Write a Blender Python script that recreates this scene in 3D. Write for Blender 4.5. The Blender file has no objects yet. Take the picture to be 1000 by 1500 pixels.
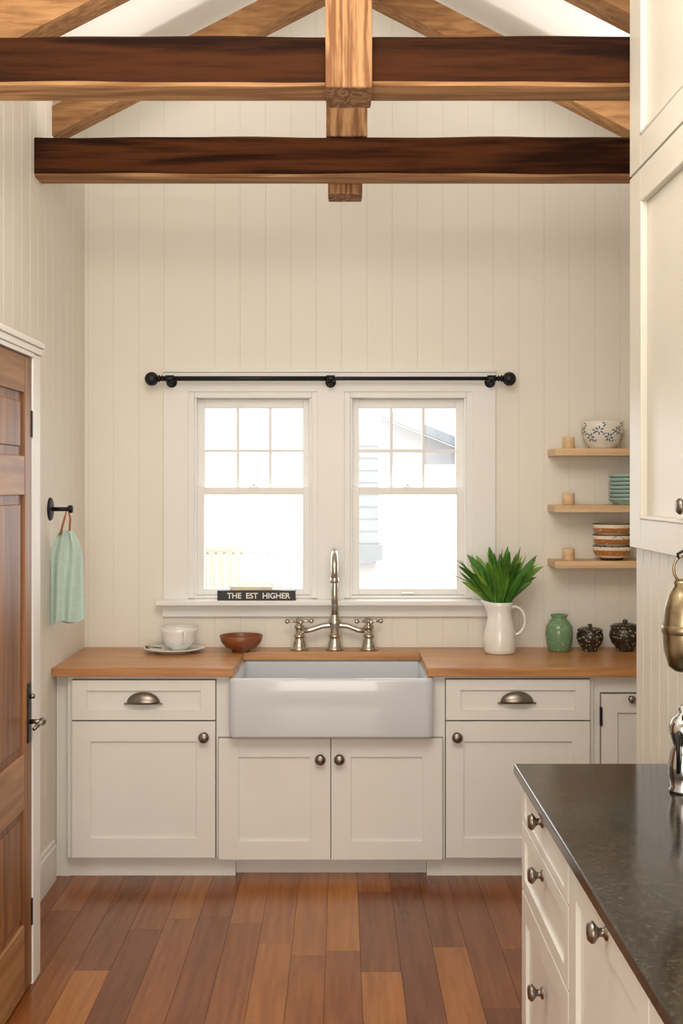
import bpy, bmesh, math, random
from mathutils import Matrix, Vector
random.seed(7)
scene = bpy.context.scene

# ---------------------------------------------------------------- materials
def new_mat(name):
    m = bpy.data.materials.new(name); m.use_nodes = True
    return m, m.node_tree.nodes, m.node_tree.links, m.node_tree.nodes['Principled BSDF']

def paint(name, col, rough=0.5, metal=0.0, var=0.04, scale=6.0, bump=0.0, coat=0.0):
    m, n, l, b = new_mat(name)
    tc = n.new('ShaderNodeTexCoord'); ns = n.new('ShaderNodeTexNoise')
    ns.inputs['Scale'].default_value = scale; ns.inputs['Detail'].default_value = 3
    l.new(tc.outputs['Object'], ns.inputs['Vector'])
    cr = n.new('ShaderNodeValToRGB')
    cr.color_ramp.elements[0].position = 0.3; cr.color_ramp.elements[1].position = 0.7
    cr.color_ramp.elements[0].color = (*[c*(1-var) for c in col], 1)
    cr.color_ramp.elements[1].color = (*[min(1, c*(1+var)) for c in col], 1)
    l.new(ns.outputs['Fac'], cr.inputs['Fac']); l.new(cr.outputs['Color'], b.inputs['Base Color'])
    b.inputs['Roughness'].default_value = rough; b.inputs['Metallic'].default_value = metal
    b.inputs['Coat Weight'].default_value = coat
    if bump:
        bp = n.new('ShaderNodeBump'); bp.inputs['Strength'].default_value = bump; bp.inputs['Distance'].default_value = 0.002
        l.new(ns.outputs['Fac'], bp.inputs['Height']); l.new(bp.outputs['Normal'], b.inputs['Normal'])
    return m

def wood(name, c1, c2, axis='X', grain=22.0, rough=0.5, bump=0.25, ring=0.13, spec=0.5, tint=False, stretch=0.06):
    m, n, l, b = new_mat(name)
    tc = n.new('ShaderNodeTexCoord'); mp = n.new('ShaderNodeMapping')
    s = [1, 1, 1]; s['XYZ'.index(axis)] = stretch
    mp.inputs['Scale'].default_value = s
    l.new(tc.outputs['Object'], mp.inputs['Vector'])
    vec = mp.outputs['Vector']
    if tint:
        at = n.new('ShaderNodeAttribute'); at.attribute_name = 'tint'
        ad = n.new('ShaderNodeVectorMath'); ad.operation = 'MULTIPLY_ADD'
        ad.inputs[1].default_value = (7, 7, 7)
        l.new(at.outputs['Color'], ad.inputs[0]); l.new(mp.outputs['Vector'], ad.inputs[2])
        vec = ad.outputs[0]
    n1 = n.new('ShaderNodeTexNoise'); n1.inputs['Scale'].default_value = grain*3; n1.inputs['Detail'].default_value = 6
    n1.inputs['Roughness'].default_value = 0.65
    n2 = n.new('ShaderNodeTexNoise'); n2.inputs['Scale'].default_value = grain*0.35; n2.inputs['Detail'].default_value = 3
    n2.inputs['Distortion'].default_value = 0.6
    for q in (n1, n2): l.new(vec, q.inputs['Vector'])
    mu = n.new('ShaderNodeMath'); mu.operation = 'MULTIPLY'; mu.inputs[1].default_value = 42.0
    sn = n.new('ShaderNodeMath'); sn.operation = 'SINE'
    l.new(n2.outputs['Fac'], mu.inputs[0]); l.new(mu.outputs[0], sn.inputs[0])
    ma = n.new('ShaderNodeMath'); ma.operation = 'MULTIPLY_ADD'; ma.inputs[1].default_value = ring
    l.new(sn.outputs[0], ma.inputs[0]); l.new(n1.outputs['Fac'], ma.inputs[2])
    cr = n.new('ShaderNodeValToRGB')
    e = cr.color_ramp.elements
    e[0].position = 0.33; e[1].position = 0.68
    e[0].color = (*c1, 1); e[1].color = (*c2, 1)
    l.new(ma.outputs[0], cr.inputs['Fac'])
    out = cr.outputs['Color']
    if tint:
        mx = n.new('ShaderNodeMixRGB'); mx.blend_type = 'MULTIPLY'; mx.inputs['Fac'].default_value = 1
        l.new(out, mx.inputs['Color1'])
        cr2 = n.new('ShaderNodeValToRGB'); r = cr2.color_ramp.elements
        r[0].position = 0; r[0].color = (0.66, 0.60, 0.54, 1); r[1].position = 1; r[1].color = (1.7, 2.1, 2.0, 1)
        k = cr2.color_ramp.elements.new(0.75); k.color = (1.10, 1.14, 1.05, 1)
        sp = n.new('ShaderNodeSeparateColor'); l.new(at.outputs['Color'], sp.inputs[0])
        l.new(sp.outputs[0], cr2.inputs['Fac']); l.new(cr2.outputs['Color'], mx.inputs['Color2'])
        out = mx.outputs['Color']
    l.new(out, b.inputs['Base Color'])
    b.inputs['Roughness'].default_value = rough; b.inputs['Specular IOR Level'].default_value = spec
    bp = n.new('ShaderNodeBump'); bp.inputs['Strength'].default_value = bump; bp.inputs['Distance'].default_value = 0.003
    l.new(ma.outputs[0], bp.inputs['Height']); l.new(bp.outputs['Normal'], b.inputs['Normal'])
    return m

M = {}
M['wall'] = paint('cream_panel_paint', (0.82, 0.78, 0.70), 0.5, var=0.012, scale=2)
M['ceil'] = paint('ceiling_white', (0.90, 0.88, 0.84), 0.7, var=0.01)
M['trim'] = paint('trim_white', (0.83, 0.82, 0.795), 0.4, var=0.01)
M['cab'] = paint('cabinet_white', (0.79, 0.775, 0.735), 0.35, var=0.012)
M['pantry'] = paint('pantry_paint_dimmed', (0.64, 0.60, 0.525), 0.38, var=0.012)  # shade put into the paint, offsetting strong lamp light on the pantry side
M['gap'] = paint('shadow_gap', (0.14, 0.11, 0.085), 0.8)
M['sink'] = paint('fireclay_white', (0.62, 0.65, 0.69), 0.12, var=0.005, coat=0.5)
M['ceramic'] = paint('white_ceramic', (0.84, 0.83, 0.80), 0.18, var=0.01, coat=0.4)
M['nickel'] = paint('brushed_nickel', (0.58, 0.53, 0.46), 0.24, metal=1, var=0.05, scale=40)
M['pewter'] = paint('aged_pewter', (0.27, 0.235, 0.20), 0.33, metal=1, var=0.15, scale=60)
M['iron'] = paint('black_iron', (0.012, 0.012, 0.014), 0.45, metal=0.4, var=0.1)
M['brass'] = paint('aged_brass', (0.30, 0.235, 0.14), 0.30, metal=1, var=0.25, scale=30)
M['silver'] = paint('polished_silver', (0.50, 0.49, 0.47), 0.12, metal=1, var=0.02)
M['beamD1'] = wood('beam_dark_face_fore_dimmed', (0.011, 0.003, 0.0009), (0.048, 0.0145, 0.0042), 'X', 14, 0.85, 0.3, spec=0.12)  # darkened copy of the beam wood, offsetting the uplight on the front beam
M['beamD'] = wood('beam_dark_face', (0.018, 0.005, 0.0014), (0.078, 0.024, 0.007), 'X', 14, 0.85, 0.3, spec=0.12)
M['beamLit'] = wood('beam_lit_underside', (0.26, 0.12, 0.045), (0.48, 0.265, 0.12), 'X', 18, 0.7, 0.4, spec=.3)  # light from below painted into the underside colour
M['post'] = wood('post_oak', (0.17, 0.070, 0.024), (0.38, 0.205, 0.092), 'Z', 26, 0.7, 0.6, stretch=0.10, ring=.2, spec=.3)
M['rafter'] = wood('rafter_oak', (0.18, 0.08, 0.028), (0.32, 0.165, 0.066), 'X', 18, 0.7, 0.4, stretch=0.12, spec=.3, ring=.09)
M['butcher'] = wood('butcher_block', (0.38, 0.16, 0.048), (0.60, 0.30, 0.11), 'X', 14, 0.32, 0.08, ring=.04)
M['door'] = wood('door_walnut', (0.155, 0.058, 0.018), (0.34, 0.15, 0.052), 'Z', 11, 0.42, 0.2, ring=.10)
M['doorL'] = wood('door_rail_wood', (0.23, 0.10, 0.034), (0.43, 0.22, 0.088), 'Y', 11, 0.42, 0.2, ring=.10)
M['shelf'] = wood('pale_oak', (0.60, 0.39, 0.21), (0.78, 0.55, 0.33), 'X', 16, 0.5, 0.1, ring=.04)
M['floor'] = wood('floor_cherry', (0.19, 0.053, 0.0105), (0.27, 0.084, 0.019), 'Y', 15, 0.22, 0.06, tint=True, ring=.07)
M['bowlwood'] = paint('terracotta_wood', (0.25, 0.075, 0.025), 0.35, var=0.2, scale=25)
M['mint'] = paint('mint_linen', (0.52, 0.67, 0.61), 0.9, var=0.05, scale=60, bump=0.3)
M['leather'] = paint('tan_leather', (0.42, 0.16, 0.06), 0.6)
M['mintc'] = paint('mint_glaze', (0.40, 0.56, 0.52), 0.3, var=0.08, scale=30)
M['green'] = paint('leaf_green', (0.060, 0.19, 0.018), 0.45, var=0.4, scale=18)
M['green2'] = paint('leaf_green_light', (0.18, 0.36, 0.04), 0.45, var=0.3, scale=18)
M['black'] = paint('book_black', (0.02, 0.022, 0.028), 0.5)
M['paper'] = paint('book_paper', (0.78, 0.72, 0.60), 0.8)
M['letters'] = paint('letter_white', (0.85, 0.83, 0.78), 0.7)

def glass_mat():
    m = bpy.data.materials.new('window_glass'); m.use_nodes = True
    n = m.node_tree.nodes; l = m.node_tree.links; n.clear()
    o = n.new('ShaderNodeOutputMaterial'); mx = n.new('ShaderNodeMixShader')
    t = n.new('ShaderNodeBsdfTransparent'); g = n.new('ShaderNodeBsdfGlossy'); g.inputs['Roughness'].default_value = 0.02
    mx.inputs[0].default_value = 0.05
    l.new(t.outputs[0], mx.inputs[1]); l.new(g.outputs[0], mx.inputs[2]); l.new(mx.outputs[0], o.inputs[0])
    return m
M['glass'] = glass_mat()

def granite():
    m, n, l, b = new_mat('black_granite')
    tc = n.new('ShaderNodeTexCoord'); v = n.new('ShaderNodeTexNoise'); v.inputs['Scale'].default_value = 90; v.inputs['Detail'].default_value = 6
    v.inputs['Roughness'].default_value = .7
    l.new(tc.outputs['Object'], v.inputs['Vector'])
    cr = n.new('ShaderNodeValToRGB'); e = cr.color_ramp.elements
    e[0].position = 0.48; e[0].color = (0.012, 0.0105, 0.009, 1); e[1].position = 0.72; e[1].color = (0.10, 0.078, 0.06, 1)
    l.new(v.outputs['Fac'], cr.inputs['Fac']); l.new(cr.outputs['Color'], b.inputs['Base Color'])
    b.inputs['Roughness'].default_value = 0.14
    return m
M['granite'] = granite()

def pattern(name, base, fig, fig2=None, scale=26, thr=0.7, rough=0.3):
    m, n, l, b = new_mat(name)
    tc = n.new('ShaderNodeTexCoord')
    v = n.new('ShaderNodeTexVoronoi'); v.inputs['Scale'].default_value = scale
    ns = n.new('ShaderNodeTexNoise'); ns.inputs['Scale'].default_value = scale*1.4; ns.inputs['Detail'].default_value = 2
    l.new(tc.outputs['Object'], v.inputs['Vector']); l.new(tc.outputs['Object'], ns.inputs['Vector'])
    ad = n.new('ShaderNodeMath'); ad.operation = 'MULTIPLY_ADD'; ad.inputs[1].default_value = 0.7
    l.new(ns.outputs['Fac'], ad.inputs[0]); l.new(v.outputs['Distance'], ad.inputs[2])
    cr = n.new('ShaderNodeValToRGB'); cr.color_ramp.interpolation = 'CONSTANT'; e = cr.color_ramp.elements
    e[0].position = 0; e[0].color = (*fig, 1); e[1].position = thr; e[1].color = (*base, 1)
    if fig2:
        k = e.new(thr-0.09); k.color = (*fig2, 1)
    l.new(ad.outputs[0], cr.inputs['Fac'])
    l.new(cr.outputs['Color'], b.inputs['Base Color'])
    b.inputs['Roughness'].default_value = rough
    return m
M['floral'] = paint('floral_bowl_glaze', (0.80, 0.76, 0.67), 0.25, var=.02)
M['floralink'] = paint('floral_ink', (0.08, 0.13, 0.21), 0.3, var=.2, scale=40)
M['orange'] = pattern('orange_band_glaze', (0.48, 0.19, 0.05), (0.80, 0.72, 0.58), None, 60, 0.52)
M['creampat'] = pattern('cream_scallop_glaze', (0.80, 0.73, 0.60), (0.20, 0.09, 0.04), None, 60, 0.52)
M['cream'] = paint('cream_glaze', (0.80, 0.72, 0.58), 0.3)
M['dkglaze'] = paint('dark_brown_glaze', (0.10, 0.04, 0.02), 0.25)
M['ggreen'] = pattern('green_mottled_glaze', (0.16, 0.30, 0.17), (0.24, 0.37, 0.24), (0.25, 0.30, 0.15), 40, 0.72, 0.15)
M['blackpat'] = pattern('black_gold_glaze', (0.035, 0.024, 0.016), (0.45, 0.30, 0.12), (0.06, 0.15, 0.14), 62, 0.68, 0.25)

# ---------------------------------------------------------------- geometry helper
class Obj:
    def __init__(self, name, T=None):
        self.name = name; self.bm = bmesh.new(); self.mats = []; self.T = T or Matrix.Identity(4)
    def mi(self, key):
        if key not in self.mats: self.mats.append(key)
        return self.mats.index(key)
    def merge(self, t, key, smooth=False, mats=None):
        if key is not None:
            i = self.mi(key)
            for f in t.faces: f.material_index = i
        for f in t.faces: f.smooth = smooth
        t.transform(self.T)
        me = bpy.data.meshes.new('tmp'); t.to_mesh(me); t.free()
        self.bm.from_mesh(me); bpy.data.meshes.remove(me)
    def box(self, x0, x1, y0, y1, z0, z1, key, bev=0.0, seg=2, rot=None):
        t = bmesh.new(); bmesh.ops.create_cube(t, size=1)
        c = Vector(((x0+x1)/2, (y0+y1)/2, (z0+z1)/2))
        for v in t.verts:
            v.co = Vector((v.co.x*(x1-x0), v.co.y*(y1-y0), v.co.z*(z1-z0)))
        if bev: bmesh.ops.bevel(t, geom=t.edges[:], offset=bev, segments=seg, affect='EDGES', profile=0.5)
        if rot: t.transform(rot)
        for v in t.verts: v.co += c
        self.merge(t, key)
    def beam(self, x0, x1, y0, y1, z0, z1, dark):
        """hand-hewn tie beam, slightly wavy, darker faces and underside painted paler as lit from below"""
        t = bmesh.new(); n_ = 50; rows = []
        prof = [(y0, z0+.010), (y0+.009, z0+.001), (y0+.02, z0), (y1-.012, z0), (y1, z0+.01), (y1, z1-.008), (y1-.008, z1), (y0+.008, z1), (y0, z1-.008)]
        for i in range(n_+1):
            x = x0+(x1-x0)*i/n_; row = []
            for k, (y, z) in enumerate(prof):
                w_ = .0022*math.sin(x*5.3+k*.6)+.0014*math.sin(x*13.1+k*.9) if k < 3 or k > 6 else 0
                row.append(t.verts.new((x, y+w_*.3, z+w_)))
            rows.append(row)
        K = len(prof); a, b = self.mi(dark), self.mi('beamLit')
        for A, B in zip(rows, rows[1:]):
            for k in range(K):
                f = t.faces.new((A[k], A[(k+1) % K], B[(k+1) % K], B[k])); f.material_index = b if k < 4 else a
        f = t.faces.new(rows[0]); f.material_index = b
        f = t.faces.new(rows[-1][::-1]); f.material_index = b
        bmesh.ops.recalc_face_normals(t, faces=t.faces)
        self.merge(t, None)
    def poly_prism(self, pts, y0, y1, key):
        t = bmesh.new()
        a = [t.verts.new((x, y0, z)) for x, z in pts]; b = [t.verts.new((x, y1, z)) for x, z in pts]
        t.faces.new(a); t.faces.new(b[::-1]); k = len(pts)
        for i in range(k): t.faces.new((a[i], b[i], b[(i+1) % k], a[(i+1) % k]))
        bmesh.ops.recalc_face_normals(t, faces=t.faces)
        self.merge(t, key)
    def lathe(self, prof, c, key, seg=40, axis='Z', sx=1, sy=1, fn=None, smooth=True):
        t = bmesh.new(); rings = []
        for r, h in prof:
            if r <= 1e-6: rings.append([t.verts.new((0, 0, h))])
            else: rings.append([t.verts.new((r*sx*math.cos(2*math.pi*i/seg), r*sy*math.sin(2*math.pi*i/seg), h)) for i in range(seg)])
        for A, B in zip(rings, rings[1:]):
            for i in range(seg):
                j = (i+1) % seg
                if len(A) == 1 and len(B) == 1: continue
                if len(A) == 1: t.faces.new((A[0], B[j], B[i]))
                elif len(B) == 1: t.faces.new((A[i], A[j], B[0]))
                else: t.faces.new((A[i], A[j], B[j], B[i]))
        if fn:
            for v in t.verts: v.co = fn(v.co.copy())
        if axis == '-Y': t.transform(Matrix.Rotation(math.radians(90), 4, 'X'))
        elif axis == 'X': t.transform(Matrix.Rotation(math.radians(90), 4, 'Y'))
        elif axis == '-X': t.transform(Matrix.Rotation(math.radians(-90), 4, 'Y'))
        t.transform(Matrix.Translation(Vector(c)))
        bmesh.ops.recalc_face_normals(t, faces=t.faces)
        self.merge(t, key, smooth)
    def tube(self, pts, r, key, seg=14, closed=False):
        t = bmesh.new(); P = [Vector(p) for p in pts]; rings = []
        rr = r if isinstance(r, (list, tuple)) else [r]*len(P)
        up = None
        for i, p in enumerate(P):
            d = (P[min(i+1, len(P)-1)] - P[max(i-1, 0)]).normalized()
            if up is None:
                up = Vector((0, 0, 1)) if abs(d.z) < 0.9 else Vector((1, 0, 0))
            a = d.cross(up).normalized(); up = a.cross(d).normalized()
            rings.append([t.verts.new(p + rr[i]*(math.cos(2*math.pi*k/seg)*a + math.sin(2*math.pi*k/seg)*up)) for k in range(seg)])
        for A, B in zip(rings, rings[1:]):
            for k in range(seg): t.faces.new((A[k], A[(k+1) % seg], B[(k+1) % seg], B[k]))
        t.faces.new(rings[0]); t.faces.new(rings[-1][::-1])
        bmesh.ops.recalc_face_normals(t, faces=t.faces)
        self.merge(t, key, True)
    def ball(self, c, r, key, s=(1, 1, 1)):
        t = bmesh.new(); bmesh.ops.create_uvsphere(t, u_segments=28, v_segments=16, radius=r)
        for v in t.verts: v.co = Vector((v.co.x*s[0], v.co.y*s[1], v.co.z*s[2])) + Vector(c)
        self.merge(t, key, True)
    def finish(self):
        me = bpy.data.meshes.new(self.name); self.bm.to_mesh(me); self.bm.free()
        for k in self.mats: me.materials.append(M[k])
        o = bpy.data.objects.new(self.name, me); scene.collection.objects.link(o)
        return o
    def shaker(self, x0, x1, z0, z1, yf, key='cab', st=0.07, rl=0.07, th=0.02, rec=0.010):
        b = 0.0016
        self.box(x0, x0+st, yf, yf+th, z0, z1, key, b)
        self.box(x1-st, x1, yf, yf+th, z0, z1, key, b)
        self.box(x0+st-.001, x1-st+.001, yf+.0002, yf+th, z0, z0+rl, key, b)
        self.box(x0+st-.001, x1-st+.001, yf+.0002, yf+th, z1-rl, z1, key, b)
        self.box(x0+st-.004, x1-st+.004, yf+rec, yf+th-.001, z0+rl-.004, z1-rl+.004, key)
    def knob(self, x, z, yf, key='pewter', s=1.0):
        p = [(0, 0.030), (0.012, 0.029), (0.0165, 0.024), (0.0165, 0.020), (0.010, 0.015), (0.0065, 0.011), (0.007, 0.005), (0.012, 0.003), (0.013, 0.0)]
        self.lathe([(r*s, h*s) for r, h in p], (x, yf, z), key, 24, '-Y')
    def cuppull(self, x, z, yf):
        t = bmesh.new(); bmesh.ops.create_uvsphere(t, u_segments=32, v_segments=20, radius=1)
        bmesh.ops.delete(t, geom=[v for v in t.verts if v.co.z < -0.01 or v.co.y > 0.01], context='VERTS')
        for v in t.verts: v.co = Vector((x + v.co.x*0.072, yf + v.co.y*0.032, z - 0.022 + v.co.z*0.048))
        r = bmesh.ops.solidify(t, geom=t.faces[:], thickness=0.003)
        self.merge(t, 'pewter', True)
        self.box(x-.082, x+.082, yf-.006, yf, z-.028, z-.020, 'pewter', .001)

# ---------------------------------------------------------------- room shell
XL, XR, YB, YF = -1.237, 1.75, 5.62, -1.6
RX, SL = 0.02, 0.515
ZR = 3.45 + SL*(RX-XL)
def zc(x): return ZR - SL*abs(x-RX)

def build_floor():
    bm = bmesh.new(); lay = bm.loops.layers.float_color.new('tint')
    x = XL-0.05; g = 0.0006
    while x < XR+0.05:
        w = random.choice([.105, .125, .125, .14])
        y = YF - random.random()*1.2
        while y < YB:
            L = random.uniform(0.7, 1.9); y2 = min(y+L, YB+.02); ya = max(y, YF)
            if y2 > ya+.02:
                v = [bm.verts.new(p) for p in ((x+g, ya+g, 0), (x+w-g, ya+g, 0), (x+w-g, y2-g, 0), (x+g, y2-g, 0))]
                lo = [bm.verts.new((q.co.x, q.co.y, -0.02)) for q in v]
                fs = [bm.faces.new(v)]
                for i in range(4): fs.append(bm.faces.new((v[i], lo[i], lo[(i+1) % 4], v[(i+1) % 4])))
                r = (random.random(), random.random(), random.random(), 1)
                for f in fs:
                    for lp in f.loops: lp[lay] = r
            y += L
        x += w
    bmesh.ops.recalc_face_normals(bm, faces=bm.faces)
    v = [bm.verts.new(p) for p in ((XL-.1, YF-.1, -.012), (XR+.1, YF-.1, -.012), (XR+.1, YB+.1, -.012), (XL-.1, YB+.1, -.012))]
    f = bm.faces.new(v); f.material_index = 1
    me = bpy.data.meshes.new('floor'); bm.to_mesh(me); bm.free()
    me.materials.append(M['floor']); me.materials.append(M['gap'])
    o = bpy.data.objects.new('floor', me); scene.collection.objects.link(o)
build_floor()

def grooved(t, u0, u1, z0, z1, fn, sp=0.122, off=0.0, gw=.0020, gd=.0022):
    k = math.floor((u0-off)/sp)
    us = [(u0, 0)]
    while True:
        k += 1; g = off+k*sp
        if g > u1-.01: break
        if g < u0+.01: continue
        us += [(g-gw, 0), (g, gd), (g+gw, 0)]
    us.append((u1, 0))
    bot = [t.verts.new(fn(u, d, z0)) for u, d in us]; top = [t.verts.new(fn(u, d, z1)) for u, d in us]
    for i in range(len(us)-1): t.faces.new((bot[i], bot[i+1], top[i+1], top[i]))

WX = [(-0.740, -0.112), (0.010, 0.632)]; WZ0, WZ1 = 1.15, 2.147
w = Obj('wall_back'); t = bmesh.new(); fb = lambda u, d, z: (u, YB+d, z)
grooved(t, XL, WX[0][0], 0, 3.5, fb); grooved(t, WX[1][1], XR, 0, 3.5, fb)
grooved(t, WX[0][0], WX[1][1], 0, WZ0, fb); grooved(t, WX[0][0], WX[1][1], WZ1, 3.5, fb)
grooved(t, WX[0][1], WX[1][0], WZ0, WZ1, fb)
grooved(t, XL, XR, 3.5, ZR+.02, fb)
w.merge(t, 'wall')
for a, b, c, d in ((XL-.1, WX[0][0], -.02, 4.15), (WX[1][1], XR+.1, -.02, 4.15), (WX[0][0], WX[1][1], -.02, WZ0), (WX[0][0], WX[1][1], WZ1, 4.15), (WX[0][1], WX[1][0], WZ0, WZ1)):
    w.box(a, b, YB+.006, YB+.12, c, d, 'trim')
w.finish()
w = Obj('wall_left'); t = bmesh.new()
grooved(t, YF, YB, 0, 3.5, lambda u, d, z: (XL-d, u, z)); w.merge(t, 'wall')
w.box(XL-.1, XL-.006, YF, YB+.1, -.02, 3.52, 'wall'); w.finish()
w = Obj('wall_right'); w.box(XR, XR+.1, YF, YB+.1, -.02, 3.3, 'wall'); w.finish()
w = Obj('wall_front'); w.box(XL-.1, XR+.1, YF-.1, YF, -.02, 4.15, 'wall'); w.finish()
c = Obj('ceiling')
c.poly_prism([(XL-.1, zc(XL-.1)), (RX, ZR), (RX, ZR+.08), (XL-.1, zc(XL-.1)+.08)], YF-.1, YB+.12, 'ceil')
c.poly_prism([(XR+.1, zc(XR+.1)), (RX, ZR), (RX, ZR+.08), (XR+.1, zc(XR+.1)+.08)], YF-.1, YB+.12, 'ceil')
c.finish()

PX, PY = 0.91, 3.622
w = Obj('wall_pantry')
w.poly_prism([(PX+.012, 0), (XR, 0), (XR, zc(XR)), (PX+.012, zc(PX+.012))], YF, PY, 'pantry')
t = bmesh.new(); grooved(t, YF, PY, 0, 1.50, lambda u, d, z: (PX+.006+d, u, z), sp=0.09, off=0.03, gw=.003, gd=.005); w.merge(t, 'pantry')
w.finish()
TR = Matrix(((0, 1, 0, 0), (-1, 0, 0, 0), (0, 0, 1, 0), (0, 0, 0, 1)))
u = Obj('upper_cabinet', TR)
yf = PX-.016
for (ya, yb) in ((2.70, 3.618), (1.78, 2.695)):
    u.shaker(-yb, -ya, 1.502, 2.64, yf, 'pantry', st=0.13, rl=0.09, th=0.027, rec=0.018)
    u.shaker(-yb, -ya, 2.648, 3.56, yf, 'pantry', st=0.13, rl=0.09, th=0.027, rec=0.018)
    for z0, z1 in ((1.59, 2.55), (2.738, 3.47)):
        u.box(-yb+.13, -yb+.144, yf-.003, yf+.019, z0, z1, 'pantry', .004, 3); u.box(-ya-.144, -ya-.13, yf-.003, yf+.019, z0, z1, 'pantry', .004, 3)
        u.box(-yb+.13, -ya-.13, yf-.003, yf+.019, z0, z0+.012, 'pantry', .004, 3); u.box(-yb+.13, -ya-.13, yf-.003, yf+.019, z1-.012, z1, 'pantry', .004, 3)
u.knob(-3.045, 1.637, yf+.018, 'pewter', 1.3)
u.finish()

CX = -1.045
w = Obj('wall_closet')
w.box(XL, CX-.03, YF, 4.03, 0, 2.14, 'trim'); w.finish()
tr = Obj('trim_1')
tr.box(CX-.029, CX, 3.955, 4.05, 0, 2.14, 'trim', .003); tr.box(XL+.001, CX-.02, 4.031, 4.05, 0, 2.14, 'trim')
tr.box(CX-.029, CX, 2.95, 3.05, 0, 2.14, 'trim', .003)
tr.box(XL+.001, CX+.008, 2.90, 4.058, 2.141, 2.165, 'trim', .004); tr.box(XL+.001, CX+.014, 2.90, 4.064, 2.165, 2.185, 'trim', .004)
tr.box(CX-.029, CX+.004, 3.05, 3.955, 2.125, 2.14, 'trim', .002)
tr.finish()
d = Obj('door_1')
y0, y1, X0, X1 = 3.055, 3.95, CX-.022, CX-.004
st = .085
d.box(X0, X1, y0, y0+st, .01, 2.122, 'door', .003); d.box(X0, X1, y1-st, y1, .01, 2.122, 'door', .003)
for a, b in ((2.0, 2.122), (1.66, 1.79), (0.62, 0.80), (.01, .235)):
    d.box(X0, X1-.0005, y0+st, y1-st, a, b, 'doorL', .003)
d.box(X0, X1-.0005, 3.45, 3.555, .235, 2.0, 'door', .003)
for a, b in ((.235, .62), (.80, 1.66), (1.79, 2.0)):
    for p, q in ((y0+st, 3.45), (3.555, y1-st)):
        d.box(X0-.002, X1-.011, p, q, a, b, 'door')
        d.box(X0, X1-.005, p+.03, q-.03, a+.03, b-.03, 'door', .004)
d.box(X1, X1+.005, 3.895, 3.93, .83, 1.03, 'iron', .002)
d.tube([(X1+.004, 3.912, .90), (X1+.045, 3.912, .90)], .008, 'pewter')
d.tube([(X1+.045, 3.915, .90), (X1+.047, 3.87, .902), (X1+.045, 3.81, .896)], [.009, .008, .006], 'pewter')
d.ball((X1+.045, 3.915, .90), .013, 'pewter')
d.tube([(X1+.004, 3.912, .985), (X1+.02, 3.912, .985)], .008, 'pewter')
for z in (.25, 1.9): d.box(X1-.002, X1+.004, 3.94, 3.953, z-.045, z+.045, 'iron', .001)
d.finish()
b = Obj('baseboard_left')
b.box(XL, XL+.016, 4.052, 5.0, 0, .15, 'trim', .002); b.box(XL, XL+.010, 4.052, 5.0, .15, .175, 'trim', .004); b.finish()

# ---------------------------------------------------------------- beams
t1 = Obj('roof_truss')
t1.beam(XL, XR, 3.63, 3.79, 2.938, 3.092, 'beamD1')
t1.box(-.05, .095, 3.598, 3.80, 2.92, zc(.1)-.03, 'post', .006)
t1.finish()
t2 = Obj('roof_truss')
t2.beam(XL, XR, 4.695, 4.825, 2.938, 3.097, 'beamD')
t2.box(-.062, .104, 4.69, 4.826, 3.0975, zc(.1)-.03, 'post', .006)
t2.box(-.056, .086, 4.83, 4.97, 2.900, zc(.1)-.03, 'post', .006)
t2.finish()
for y0, y1, h in ((4.05, 4.19, .17), (4.985, 5.10, .125)):
    r = Obj('roof_rafter')
    zl = 3.189; zr = zl + SL*(RX-XL)
    r.poly_prism([(XL, zl), (RX, zr), (RX, zr+h), (XL, zl+h)], y0, y1, 'rafter')
    r.poly_prism([(XR, zr-SL*(XR-RX)), (RX, zr), (RX, zr+h), (XR, zr-SL*(XR-RX)+h)], y0, y1, 'rafter')
    r.finish()

# ---------------------------------------------------------------- windows
def window(name, x0, x1):
    o = Obj(name); z0, z1 = WZ0, WZ1; j = .032
    o.box(x0, x0+j, YB-.012, YB+.11, z0, z1, 'trim', .003); o.box(x1-j, x1, YB-.012, YB+.11, z0, z1, 'trim', .003)
    o.box(x0+j, x1-j, YB-.012, YB+.11, z1-j, z1, 'trim', .003); o.box(x0+j, x1-j, YB-.005, YB+.11, z0, z0+.012, 'trim', .002)
    o.box(x0+j, x0+j+.010, YB+.0, YB+.015, z0+.012, z1-j, 'trim', .002); o.box(x1-j-.010, x1-j, YB, YB+.015, z0+.012, z1-j, 'trim', .002)
    a, b = x0+j+.001, x1-j-.001; zm = 1.668
    def sash(y, za, zb, s, rb, rt):
        o.box(a, a+s, y, y+.035, za, zb, 'trim', .002); o.box(b-s, b, y, y+.035, za, zb, 'trim', .002)
        o.box(a+s, b-s, y, y+.035, za, za+rb, 'trim', .002); o.box(a+s, b-s, y, y+.035, zb-rt, zb, 'trim', .002)
        o.box(a+s-.002, b-s+.002, y+.016, y+.019, za+rb-.002, zb-rt+.002, 'glass')
    sash(YB+.018, z0+.014, zm+.016, .043, .03, .034)
    sash(YB+.058, zm-.020, z1-j-.001, .043, .034, .045)
    ga, gb = a+.043, b-.043; za, zb = zm+.014, z1-j-.046
    for k in (1, 2):
        x = ga+(gb-ga)*k/3; o.box(x-.007, x+.007, YB+.062, YB+.086, za, zb, 'trim')
    o.box(ga, gb, YB+.063, YB+.085, 1.854, 1.869, 'trim')
    xm = (a+b)/2
    o.box(xm-.02, xm+.02, YB+.02, YB+.05, zm+.016, zm+.022, 'nickel', .001); o.ball((xm, YB+.035, zm+.024), .008, 'nickel')
    o.box(xm-.03, xm+.03, YB+.008, YB+.018, z0+.02, z0+.03, 'nickel', .001)
    return o.finish()
window('window_1', *WX[0]); window('window_2', *WX[1])
tr = Obj('trim_2')
yc = YB-.020
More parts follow.
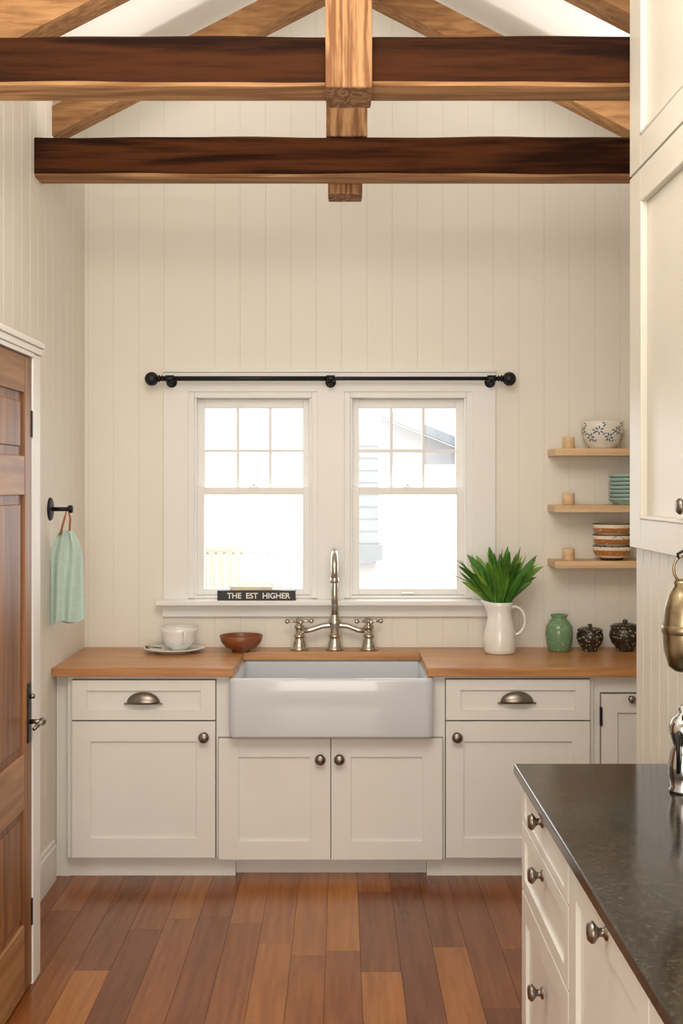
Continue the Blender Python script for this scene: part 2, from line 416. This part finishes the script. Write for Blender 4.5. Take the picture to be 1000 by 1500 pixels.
tr.box(-.855, WX[0][0]+.004, yc, YB, 1.144, 2.236, 'trim', .002); tr.box(WX[1][1]-.004, .740, yc, YB, 1.144, 2.236, 'trim', .002)
tr.box(WX[0][0], WX[1][1], yc, YB, WZ1-.004, 2.236, 'trim', .002); tr.box(WX[0][1]-.004, WX[1][0]+.004, yc, YB, 1.144, WZ1, 'trim', .002)
tr.box(-.855, .740, yc-.012, YB, 2.236, 2.250, 'trim', .003)
tr.box(-.885, .765, YB-.085, YB+.02, 1.120, 1.146, 'trim', .006)
tr.box(-.86, .745, YB-.022, YB, 1.062, 1.120, 'trim', .003)
tr.finish()

r = Obj('curtain_rod'); yr, zr_ = 5.53, 2.200
r.tube([(-.88, yr, zr_), (.775, yr, zr_)], .0095, 'iron')
r.tube([(-.88, yr, zr_), (-.05, yr, zr_)], .0115, 'iron')
for sx, x in ((-1, -.900), (1, .795)):
    r.ball((x, yr, zr_-.002), .033, 'iron')
    r.lathe([(0.014, -.004), (.018, 0), (.014, .004)], (x-sx*.036, yr, zr_), 'iron', 20, 'X')
    r.lathe([(0.012, -.004), (.016, 0), (.012, .004)], (x-sx*.05, yr, zr_), 'iron', 20, 'X')
for x in (-.815, -.052, .712):
    r.lathe([(0, .010), (.022, .008), (.026, 0)], (x, YB-.0205, zr_-.012), 'iron', 24, '-Y')
    r.tube([(x, YB-.02, zr_-.014), (x, yr+.01, zr_-.026), (x, yr, zr_-.018)], .008, 'iron')
    r.tube([(x-.02, yr, zr_), (x, yr, zr_), (x+.02, yr, zr_)], .016, 'iron')
    r.ball((x, yr, zr_-.026), .011, 'iron')
r.finish()

# ---------------------------------------------------------------- base cabinets
YC = 5.0
k = Obj('base_cabinet')
k.box(-1.18, -.4785, YC+.022, 5.6, .088, .874, 'cab', .002); k.box(XL+.002, -1.18, YC+.055, 5.6, .0, .874, 'cab')
k.box(-.4785, .3915, YC+.022, 5.6, .085, .617, 'cab'); k.box(.3915, 1.085, YC+.022, 5.6, .088, .874, 'cab', .002)
k.box(1.085, XR-.002, YC+.035, 5.6, .088, .874, 'cab', .002)
for a, b_, c0, c1 in ((-1.159, -.5385, .092, .86), (-.530, .436, .084, .610), (.445, 1.068, .092, .863)):
    k.box(a, b_, YC+.0185, YC+.0225, c0, c1, 'gap')
k.box(-1.18, -.46, YC+.06, 5.5, 0, .088, 'cab'); k.box(-.46, .37, YC+.10, 5.5, 0, .086, 'cab'); k.box(.37, XR-.002, YC+.06, 5.5, 0, .088, 'cab')
k.box(-.47, .38, YC+.03, YC+.11, .07, .086, 'cab')
k.shaker(-1.156, -.5415, .686, .857, YC, st=.064, rl=.046)
k.shaker(-1.156, -.5415, .095, .680, YC, st=.080, rl=.086)
k.shaker(-.527, -.0475, .087, .607, YC, st=.086, rl=.080)
k.shaker(-.0445, .433, .087, .607, YC, st=.086, rl=.080)
k.shaker(.448, 1.065, .686, .860, YC, st=.064, rl=.046)
k.shaker(.448, 1.065, .095, .680, YC, st=.076, rl=.086)
k.box(1.115, 1.55, YC+.031, YC+.036, .12, .80, 'gap'); k.shaker(1.118, 1.545, .126, .794, YC+.016, st=.07, rl=.08)
k.box(1.110, 1.120, YC+.006, YC+.02, .66, .74, 'iron', .001)
for kx, kz in ((-.588, .616), (-.091, .522), (-.009, .522), (.494, .616)): k.knob(kx, kz, YC, 'pewter', 1.4)
k.knob(1.245, .775, YC+.016)
k.cuppull(-.849, .781, YC); k.cuppull(.752, .784, YC)
k.finish()
k = Obj('butcher_block_countertop')
k.box(XL+.001, -.46, 4.975, YB-.001, .876, .914, 'butcher', .003); k.box(.365, XR-.001, 4.975, YB-.001, .876, .914, 'butcher', .003)
k.box(-.462, .367, 5.45, YB-.001, .876, .9138, 'butcher', .003)
k.finish()
s = Obj('farmhouse_sink'); t = bmesh.new(); bmesh.ops.create_cube(t, size=1)
sx0, sx1, sy0, sy1, sz0, sz1 = -.478, .391, 4.925, 5.50, .622, .8755
for v in t.verts: v.co = Vector(((sx0+sx1)/2+v.co.x*(sx1-sx0), (sy0+sy1)/2+v.co.y*(sy1-sy0), (sz0+sz1)/2+v.co.z*(sz1-sz0)))
ve = [e for e in t.edges if abs(e.verts[0].co.z-e.verts[1].co.z) > .1]
bmesh.ops.bevel(t, geom=ve, offset=.035, segments=6, affect='EDGES', profile=.5)
t.normal_update()
top = [f for f in t.faces if f.normal.z > .5]
bmesh.ops.inset_region(t, faces=top, thickness=.030)
ret = bmesh.ops.extrude_face_region(t, geom=top)
vs = [g for g in ret['geom'] if isinstance(g, bmesh.types.BMVert)]
bmesh.ops.translate(t, verts=vs, vec=(0, 0, -.215))
bmesh.ops.delete(t, geom=top, context='FACES_ONLY')
t.normal_update()
es = [e for e in t.edges if len(e.link_faces) == 2 and e.calc_face_angle(0) > .8]
bmesh.ops.bevel(t, geom=es, offset=.014, segments=5, affect='EDGES', profile=.5)
s.merge(t, 'sink', True)
s.lathe([(0, .004), (.03, .004), (.045, .001), (.045, -.001)], (-.045, 5.24, .664), 'nickel', 24)
s.finish()

f = Obj('bridge_faucet'); fy = 5.535; fz = .914
for x, s_ in ((-.2, 1), (-.032, 1.05), (.13, 1)):
    f.lathe([(0, 0), (.042*s_, 0), (.042*s_, .006), (.034*s_, .012), (.030*s_, .03), (.024*s_, .05), (.022*s_, .058), (.028*s_, .062), (.028*s_, .068), (.020*s_, .072), (.018*s_, .10), (0, .102)], (x, fy, fz), 'nickel', 32)
f.tube([(-.2, fy, fz+.088), (-.15, fy, fz+.092), (-.09, fy, fz+.112), (-.032, fy, fz+.118), (.03, fy, fz+.112), (.08, fy, fz+.092), (.13, fy, fz+.088)], [.013, .012, .012, .014, .012, .012, .013], 'nickel')
for x in (-.2, .13):
    f.lathe([(.019, .098), (.024, .104), (.024, .112), (.014, .118), (.012, .126), (.018, .131), (.018, .138), (.009, .146), (0, .148)], (x, fy, fz), 'nickel', 24)
    for ang in (0.15, math.pi/2+.15, math.pi+.15, 3*math.pi/2+.15):
        dx, dy = math.cos(ang), math.sin(ang)
        f.tube([(x, fy, fz+.134), (x+dx*.035, fy+dy*.035, fz+.134), (x+dx*.050, fy+dy*.050, fz+.134)], [.006, .005, .006], 'nickel', 10)
        f.ball((x+dx*.058, fy+dy*.058, fz+.134), .011, 'nickel')
f.lathe([(.016, .09), (.026, .115), (.030, .130), (.024, .145), (.019, .150), (.022, .156), (.017, .163), (.0155, .17)], (-.032, fy, fz), 'nickel', 28)
pts = [(-.032, fy, fz+.16), (-.032, fy, fz+.26), (-.032, fy, fz+.375)]
R = .085; zt = fz+.385
for i in range(0, 15):
    a = math.pi*i/14; pts.append((-.032, fy-R+R*math.cos(a), zt+R*math.sin(a)))
pts += [(-.032, fy-2*R, zt-.05)]
f.tube(pts, .0165, 'nickel', 18)
f.lathe([(.0175, 0), (.020, .004), (.020, .02), (.0175, .024)], (-.032, fy-2*R, zt-.055), 'nickel', 24)
f.finish()

# ---------------------------------------------------------------- right counter run
k = Obj('drawer_base_cabinet', TR); yf = .50
k.box(-3.238, -1.2, yf+.02, PX-.002, .09, .8835, 'cab', .002); k.box(-3.2, -1.2, yf+.08, PX-.002, 0, .09, 'cab')
k.box(-3.232, -1.22, yf+.0165, yf+.021, .095, .878, 'gap')
k.shaker(-3.236, -2.575, .765, .878, yf, st=.05, rl=.022, rec=.005); k.shaker(-3.236, -2.575, .575, .760, yf, st=.05, rl=.04, rec=.008); k.shaker(-3.236, -2.575, .10, .570, yf, st=.07, rl=.07)
k.shaker(-2.565, -1.90, .10, .878, yf, st=.075, rl=.075); k.shaker(-1.895, -1.23, .10, .878, yf, st=.075, rl=.075)
for z in (.855, .722, .43): k.knob(-2.90, z, yf, 'pewter', 1.25)
k.knob(-2.20, .848, yf, 'pewter', 1.25)
k.finish()
g = Obj('granite_countertop'); g.box(.481, PX+.003, 1.2, 3.262, .884, .914, 'granite', .004); g.finish()

b = Obj('hanging_brass_pot'); bx, by = .844, 2.88
b.lathe([(0, 1.232), (.02, 1.233), (.036, 1.245), (.047, 1.285), (.050, 1.335), (.047, 1.385), (.035, 1.425), (.023, 1.443), (.025, 1.452), (.019, 1.458), (0, 1.462)], (bx, by, 0), 'brass', 40)
b.lathe([(.0505, 1.325), (.053, 1.332), (.053, 1.340), (.0505, 1.347)], (bx, by, 0), 'brass', 40)
b.tube([(bx+.024*math.cos(a), by, 1.485+.032*math.sin(a)) for a in [math.pi*2*i/24-.9*math.pi/2 for i in range(25)]], .0035, 'brass', 10)
b.tube([(PX-.022, by, 1.525), (bx, by, 1.530), (bx-.014, by, 1.522), (bx-.012, by, 1.510)], .004, 'iron', 10)
b.lathe([(.014, 0), (.012, .005), (0, .007)], (PX-.0165, by, 1.525), 'iron', 20, '-X')
b.finish()
b = Obj('silver_coffee_pot'); c0 = (.866, 2.96, .9145)
b.lathe([(0, 0), (.034, 0), (.036, .006), (.030, .014), (.036, .04), (.037, .07), (.031, .10), (.024, .115), (.026, .125), (.034, .150), (.035, .165), (.026, .185), (.012, .196), (.008, .202), (.012, .210), (.006, .220), (0, .221)], c0, 'silver', 36)
b.tube([(c0[0]-.02, c0[1]-.03, 1.07), (c0[0]-.03, c0[1]-.06, 1.06), (c0[0]-.03, c0[1]-.065, 1.01), (c0[0]-.02, c0[1]-.03, .97)], .005, 'iron', 10)
b.finish()

# ---------------------------------------------------------------- shelves and crockery
def bowl(o, c, r, h, key, foot=.45, th=.006, inner=None):
    x, y, z = c; f = r*foot
    o.lathe([(0, .004), (f*.85, .004), (f*.9, 0), (f, 0), (f, .010), (r*.72, h*.30), (r*.92, h*.62), (r, h), (r-th*.5, h+.002), (r-th, h)], c, key, 44)
    o.lathe([(r-th, h), (r*.9-th, h*.62), (r*.68-th, h*.34), (f*.7, h*.18), (0, h*.15)], c, inner or key, 44)
for i, z in enumerate((1.865, 1.601, 1.341)):
    s = Obj('wall_shelf')
    s.box(.992, 1.70, 5.42, YB-.001, z-.034, z, 'shelf', .003)
    for x in (1.070, 1.62):
        s.lathe([(0, 0), (.028, 0), (.029, .003), (.029, .052), (.027, .055), (0, .055)], (x, 5.50, z), 'shelf', 28)
    s.finish()
o = Obj('floral_bowl'); cz = 1.8655; fc = (1.232, 5.51, cz)
FP = [(.060, .010), (.082, .030), (.095, .065), (.098, .10), (.101, .128)]
o.lathe([(0, .004), (.05, .004), (.052, 0), (.058, 0)] + FP + [(.098, .130), (.094, .126)], fc, 'floral', 44)
o.lathe([(.094, .126), (.09, .08), (.07, .03), (0, .015)], fc, 'cream', 44)
def frad(h):
    for (r0, h0), (r1, h1) in zip(FP, FP[1:]):
        if h <= h1: return r0+(r1-r0)*(h-h0)/(h1-h0)
    return .101
def on_bowl(a, h, off=.0012):
    r_ = frad(h)+off; return Vector((fc[0]+r_*math.cos(a), fc[1]+r_*math.sin(a), cz+h))
def ink_leaf(a, h, L, W, ang):
    t = bmesh.new(); c_ = t.verts.new(on_bowl(a, h)); ring = []
    for i in range(10):
        q = 2*math.pi*i/10; u_, v_ = L*math.cos(q), W*math.sin(q)
        da = (u_*math.cos(ang)-v_*math.sin(ang))/.098; dh = u_*math.sin(ang)+v_*math.cos(ang)
        ring.append(t.verts.new(on_bowl(a+da, min(.126, max(.012, h+dh)))))
    for i in range(10): t.faces.new((c_, ring[i], ring[(i+1) % 10]))
    o.merge(t, 'floralink')
for i in range(13):
    a0 = 2*math.pi*i/13; h0 = .052 + (.032 if i % 2 else 0)
    for j in range(6):
        an = j*math.pi/3+i*.4
        ink_leaf(a0+.014*math.cos(an)/.098, h0+.014*math.sin(an), .0082, .0038, an)
    ink_leaf(a0+.24, h0+.022, .010, .0032, .8); ink_leaf(a0+.20, h0+.034, .008, .003, -.3)
    ink_leaf(a0+.24, h0-.016, .011, .0026, .5)
o.finish()
o = Obj('mint_bowl_stack')
for i in range(7):
    c = (1.358, 5.51, 1.6015+i*.0185)
    o.lathe([(0, .003), (.05, .003), (.052, 0), (.056, 0), (.057, .005), (.088, .018), (.096, .026), (.098, .031), (.095, .033), (.091, .029), (.083, .021), (.05, .009), (0, .008)], c, 'mintc', 44)
o.finish()
o = Obj('patterned_bowl_stack')
for i in range(3):
    c = (1.275, 5.50, 1.3415+i*.052); rr = .092
    o.lathe([(0, .004), (.044, .004), (.046, 0), (.052, 0), (.053, .008), (.066, .013)], c, 'dkglaze', 44)
    o.lathe([(.066, .013), (.078, .024)], c, 'creampat', 44)
    o.lathe([(.078, .024), (.085, .036), (.089, .048)], c, 'orange', 44)
    o.lathe([(.089, .048), (.0905, .058), (.090, .064)], c, 'creampat', 44)
    o.lathe([(.090, .064), (.0915, .066), (.088, .068), (.086, .066)], c, 'dkglaze', 44)
    o.lathe([(.086, .066), (.080, .040), (.06, .02), (0, .012)], c, 'cream', 44)
o.finish()

CT = .9145
o = Obj('green_ceramic_vase')
o.lathe([(0, 0), (.046, 0), (.050, .006), (.060, .04), (.065, .08), (.062, .115), (.048, .140), (.036, .148), (.035, .158), (.042, .168), (.040, .171), (.034, .166), (.032, .14), (0, .06)], (1.024, 5.49, CT), 'ggreen', 44); o.finish()
def jar(name, x, r, h):
    o = Obj(name); q = h/.125; k_ = r/.065
    o.lathe([(0, 0), (.034*k_, 0), (.037*k_, .008*q), (.036*k_, .012*q), (.055*k_, .035*q), (.064*k_, .062*q), (.062*k_, .082*q), (.056*k_, .094*q), (.058*k_, .098*q)], (x, 5.49, CT), 'blackpat', 40)
    o.lathe([(.060*k_, .097*q), (.061*k_, .101*q), (.050*k_, .110*q), (.02*k_, .116*q), (.008*k_, .118*q), (.012*k_, .125*q), (.006*k_, .130*q), (0, .131*q)], (x, 5.49, CT), 'blackpat', 40)
    o.finish()
jar('lidded_jar', 1.169, .064, .122); jar('lidded_jar', 1.335, .076, .142)

px, py = .735, 5.42
o = Obj('white_pitcher')
def spout(v):
    a = math.atan2(v.y, v.x); h = v.z
    if h > .17:
        w_ = max(0, math.cos(a-math.pi))**6*(h-.17)/.07
        v.x -= .030*w_; v.z += .012*w_
    return v
o.lathe([(0, 0), (.066, 0), (.071, .004), (.074, .02), (.0755, .05), (.073, .09), (.064, .13), (.056, .165), (.053, .19), (.056, .215), (.062, .236), (.059, .238), (.052, .215), (.048, .19), (.05, .16), (.06, .12), (0, .10)], (px, py, CT), 'ceramic', 48, fn=spout)
hp = []
for i in range(13):
    a = math.radians(110 - i*205/12)
    hp.append((px+.066+.052*math.cos(a), py, CT+.150+.066*math.sin(a)))
o.tube([(px+.050, py, CT+.205)] + hp[1:] + [(px+.066, py, CT+.075)], [.007]*14, 'ceramic', 12)
o.finish()
o = Obj('leafy_greenery')
def leaf(base, direc, L, W, key, droop, tw):
    t = bmesh.new(); n_ = 9; d = Vector(direc).normalized()
    side = d.cross(Vector((math.cos(tw), math.sin(tw), 0.1))).normalized(); nr = side.cross(d).normalized()
    rows = []
    for i in range(n_+1):
        s_ = i/n_
        p = Vector(base)+d*L*s_ + Vector((d.x, d.y*.4, 0))*L*droop*s_*s_ - Vector((0, 0, 1))*L*droop*.7*s_**3
        w_ = W*(math.sin(math.pi*min(1, s_**1.25*.97+.03)))**.9 + (.002 if i < n_ else 0)
        if i == n_: w_ = .0006
        rows.append([t.verts.new(p-side*w_+nr*w_*.35), t.verts.new(p), t.verts.new(p+side*w_+nr*w_*.35)])
    for A, B in zip(rows, rows[1:]):
        for q in (0, 1): t.faces.new((A[q], A[q+1], B[q+1], B[q]))
    o.merge(t, key, True)
for i in range(120):
    az = random.random()*2*math.pi; sp = random.random()**.6
    tilt = math.radians(3+38*sp)
    dx, dy, dz = math.cos(az)*math.sin(tilt)-.03, .6*math.sin(az)*math.sin(tilt), math.cos(tilt)
    L = random.uniform(.17, .295)*(1.05-.08*sp)
    leaf((px+math.cos(az)*.028*sp, py+math.sin(az)*.028*sp, CT+.205+random.random()*.03), (dx, dy, dz), L, random.uniform(.012, .019), random.choice(['green', 'green', 'green2']), random.uniform(0, .28), random.random()*6.28)
for i in range(30):
    az = random.random()*6.28; r_ = random.random()*.03
    o.tube([(px+r_*math.cos(az)*.8, py+r_*math.sin(az)*.8, CT+.150), (px+r_*math.cos(az), py+r_*math.sin(az), CT+.20), (px+2.2*r_*math.cos(az), py+2*r_*math.sin(az), CT+.29)], .003, 'green2', 6)
o.finish()

o = Obj('saucer_plate'); cx, cy = -.782, 5.46
o.lathe([(0, .006), (.07, .006), (.075, 0), (.085, 0), (.088, .006), (.125, .013), (.146, .021), (.145, .024), (.12, .018), (.08, .011), (0, .011)], (cx, cy, CT), 'ceramic', 56)
o.tube([(cx-.13, cy-.03, CT+.026), (cx-.10, cy-.02, CT+.024), (cx-.06, cy-.01, CT+.018)], [.007, .004, .003], 'pewter', 10); o.finish()
o = Obj('tea_cup')
o.lathe([(0, .002), (.035, .002), (.038, 0), (.042, .001), (.042, .008), (.062, .020), (.080, .050), (.087, .085), (.089, .105), (.086, .106), (.082, .085), (.074, .05), (.055, .022), (0, .014)], (cx+.022, cy, CT+.0115), 'ceramic', 48)
a_ = [(cx+.05, cy-.074, CT+.098), (cx+.064, cy-.112, CT+.100), (cx+.066, cy-.122, CT+.078), (cx+.058, cy-.100, CT+.052), (cx+.045, cy-.066, CT+.048)]
o.tube(a_, .005, 'ceramic', 10)
o.finish()
o = Obj('terracotta_bowl')
bowl(o, (-.47, 5.47, CT), .102, .075, 'bowlwood', .42, .006); o.finish()

o = Obj('black_book')
bx0, bx1, bz = -.590, -.218, 1.1465
o.box(bx0, bx1, 5.542, 5.602, bz, bz+.005, 'black', .001); o.box(bx0, bx1, 5.542, 5.602, bz+.042, bz+.047, 'black', .001)
o.box(bx0, bx1, 5.539, 5.546, bz, bz+.047, 'black', .002); o.box(bx0+.004, bx1-.004, 5.546, 5.600, bz+.005, bz+.042, 'paper')
bk = o.finish()
cu = bpy.data.curves.new('spine_lettering', 'FONT'); cu.body = 'THE  EST  HIGHER'; cu.size = .037; cu.extrude = .0006; cu.align_x = 'CENTER'; cu.offset = .0008
tx = bpy.data.objects.new('spine_lettering', cu); scene.collection.objects.link(tx)
tx.rotation_euler = (math.radians(90), 0, 0); tx.location = ((bx0+bx1)/2+.01, 5.5382, bz+.010); tx.data.materials.append(M['letters']); tx.parent = bk
o = Obj('paper_booklet')
o.box(-.52, -.29, 5.548, 5.598, 1.1942, 1.1975, 'paper', .001, rot=Matrix.Rotation(.03, 4, 'Z')); o.box(-.53, -.33, 5.551, 5.596, 1.1977, 1.211, 'paper', .002, rot=Matrix.Rotation(-.03, 4, 'Z')); o.finish()

hy, hz = 4.95, 1.592
o = Obj('wall_hook')
o.lathe([(0, .012), (.030, .011), (.047, .006), (.050, 0)], (XL, hy, hz), 'iron', 36, 'X')
o.tube([(XL+.008, hy, hz), (XL+.085, hy, hz)], .009, 'iron'); o.lathe([(0, 0), (.016, 0), (.017, .004), (.017, .012), (.014, .016), (0, .017)], (XL+.080, hy, hz), 'iron', 24, 'X')
o.finish()
o = Obj('hand_towel')
hx = XL+.075
o.tube([(hx-.030, hy-.010, hz-.110), (hx-.012, hy-.006, hz-.04), (hx, hy, hz+.0125), (hx+.010, hy+.004, hz-.04), (hx+.006, hy+.006, hz-.110)], .0045, 'leather', 8)
def towel():
    t = bmesh.new(); n_, m_ = 34, 80; rows = []
    for i in range(n_+1):
        s_ = i/n_; z = hz-.092 - .39*s_
        wx = .022+.041*min(1, s_*4)**.6 + .008*s_; wy = .012+.014*s_
        cx_ = hx-.006 + .002*s_
        row = []
        for j in range(m_):
            a = 2*math.pi*j/m_
            rip = 1+(.22*math.sin(5*a+1+1.5*s_)+.13*math.sin(9*a+2.3-s_))*min(1, .3+s_*1.3)
            zz = z + (.010*math.sin(3*a+.5)*s_) + (.02*max(0, math.cos(a))*s_)
            row.append(t.verts.new((cx_+wx*math.cos(a)*(1+.22*(rip-1)), hy+wy*math.sin(a)*rip*1.2+.012*math.sin(7*math.cos(a)+2*s_), zz)))
        rows.append(row)
    for A, B in zip(rows, rows[1:]):
        for j in range(m_): t.faces.new((A[j], A[(j+1) % m_], B[(j+1) % m_], B[j]))
    t.faces.new(rows[0])
    bmesh.ops.recalc_face_normals(t, faces=t.faces)
    o.merge(t, 'mint', True)
towel(); o.finish()

# ---------------------------------------------------------------- outside
M['lawn'] = paint('pale_ground', (0.30, 0.29, 0.26), 0.9)
M['siding'] = paint('blue_grey_siding', (0.185, 0.21, 0.23), 0.9, var=.1)
M['roofs'] = paint('roof_shingle', (0.12, 0.14, 0.16), 0.9, var=.15, scale=20)
M['whiteout'] = paint('white_siding', (0.29, 0.295, 0.305), 0.9)
M['fence'] = paint('yellow_fence', (0.35, 0.325, 0.265), 0.9)
o = Obj('ground'); o.box(-12, 12, 5.8, 30, -.3, -.25, 'lawn'); o.finish()
o = Obj('neighbour_house')
o.box(.14, .38, 12, 13, 1.08, 2.2, 'siding')
for i in range(9): o.box(.135, .385, 11.99, 12, 1.1+i*.125, 1.107+i*.125, 'roofs')
o.poly_prism([(.12, 1.08), (.42, 1.08), (.42, .93), (.12, .88)], 11.9, 13, 'roofs')
o.box(.14, .36, 12.05, 13, -.25, .9, 'whiteout')
o.poly_prism([(.45, 2.62), (1.5, 2.2), (1.5, 2.09), (.45, 2.51)], 13.6, 13.8, 'siding')
o.poly_prism([(.45, 2.51), (1.5, 2.09), (1.5, 1.95), (.45, 1.95)], 13.85, 14.2, 'whiteout')
o.finish()
o = Obj('garden_fence')
for i in range(42):
    x = -3.2+i*.066; o.box(x, x+.045, 9.0, 9.03, -.25, 1.18, 'fence')
o.box(-3.2, -.4, 9.03, 9.07, 1.16, 1.22, 'fence'); o.box(-3.2, -.4, 9.03, 9.07, .1, .2, 'fence')
o.finish()

# ---------------------------------------------------------------- light
wd = bpy.data.worlds.new('overcast_sky'); scene.world = wd; wd.use_nodes = True
bg = wd.node_tree.nodes['Background']; bg.inputs[0].default_value = (0.97, 0.985, 1.0, 1); bg.inputs[1].default_value = 2.9
def area(name, loc, rot, sx, sy, power, col):
    L = bpy.data.lights.new(name, 'AREA'); L.shape = 'RECTANGLE'; L.size = sx; L.size_y = sy; L.energy = power; L.color = col
    o = bpy.data.objects.new(name, L); scene.collection.objects.link(o); o.location = loc; o.rotation_euler = [math.radians(a) for a in rot]
    return o
area('room_fill_light', (-.1, -1.4, 1.5), (90, 0, 0), 2.0, 2.2, 52, (1.0, .95, .875))  # unseen interior fill added behind the camera
area('upper_wall_fill', (-.1, 1.9, 3.3), (38, 0, 0), 1.6, 1.2, 27, (1.0, .935, .83))  # unseen fill added above the frame to brighten the upper walls
area('ceiling_fill_up', (.0, 2.3, 2.74), (145, 0, 0), 1.4, 1.0, 12, (1.0, .94, .84))  # added upward fill out of frame, stands in for bounce onto the ceiling
# Unseen fill strips added on top of the tie beams to brighten the ceiling
area('beam_top_fill', (-.2, 3.72, 3.115), (165, 0, 0), 1.8, .06, 6, (1.0, .95, .87))
area('beam_top_fill', (.2, 4.76, 3.115), (165, 0, 0), 2.4, .06, 6, (1.0, .95, .87))

cam = bpy.data.cameras.new('camera'); co = bpy.data.objects.new('camera', cam); scene.collection.objects.link(co)
co.location = (0, 0, 1.69); co.rotation_euler = (math.radians(90), 0, 0)
cam.sensor_fit = 'VERTICAL'; cam.sensor_height = 24; cam.lens = 1708/1500*24; cam.shift_y = -38/1500; cam.clip_start = .05
scene.camera = co
scene.view_settings.view_transform = 'Standard'
scene.view_settings.look = 'None'
scene.view_settings.exposure = 0.55
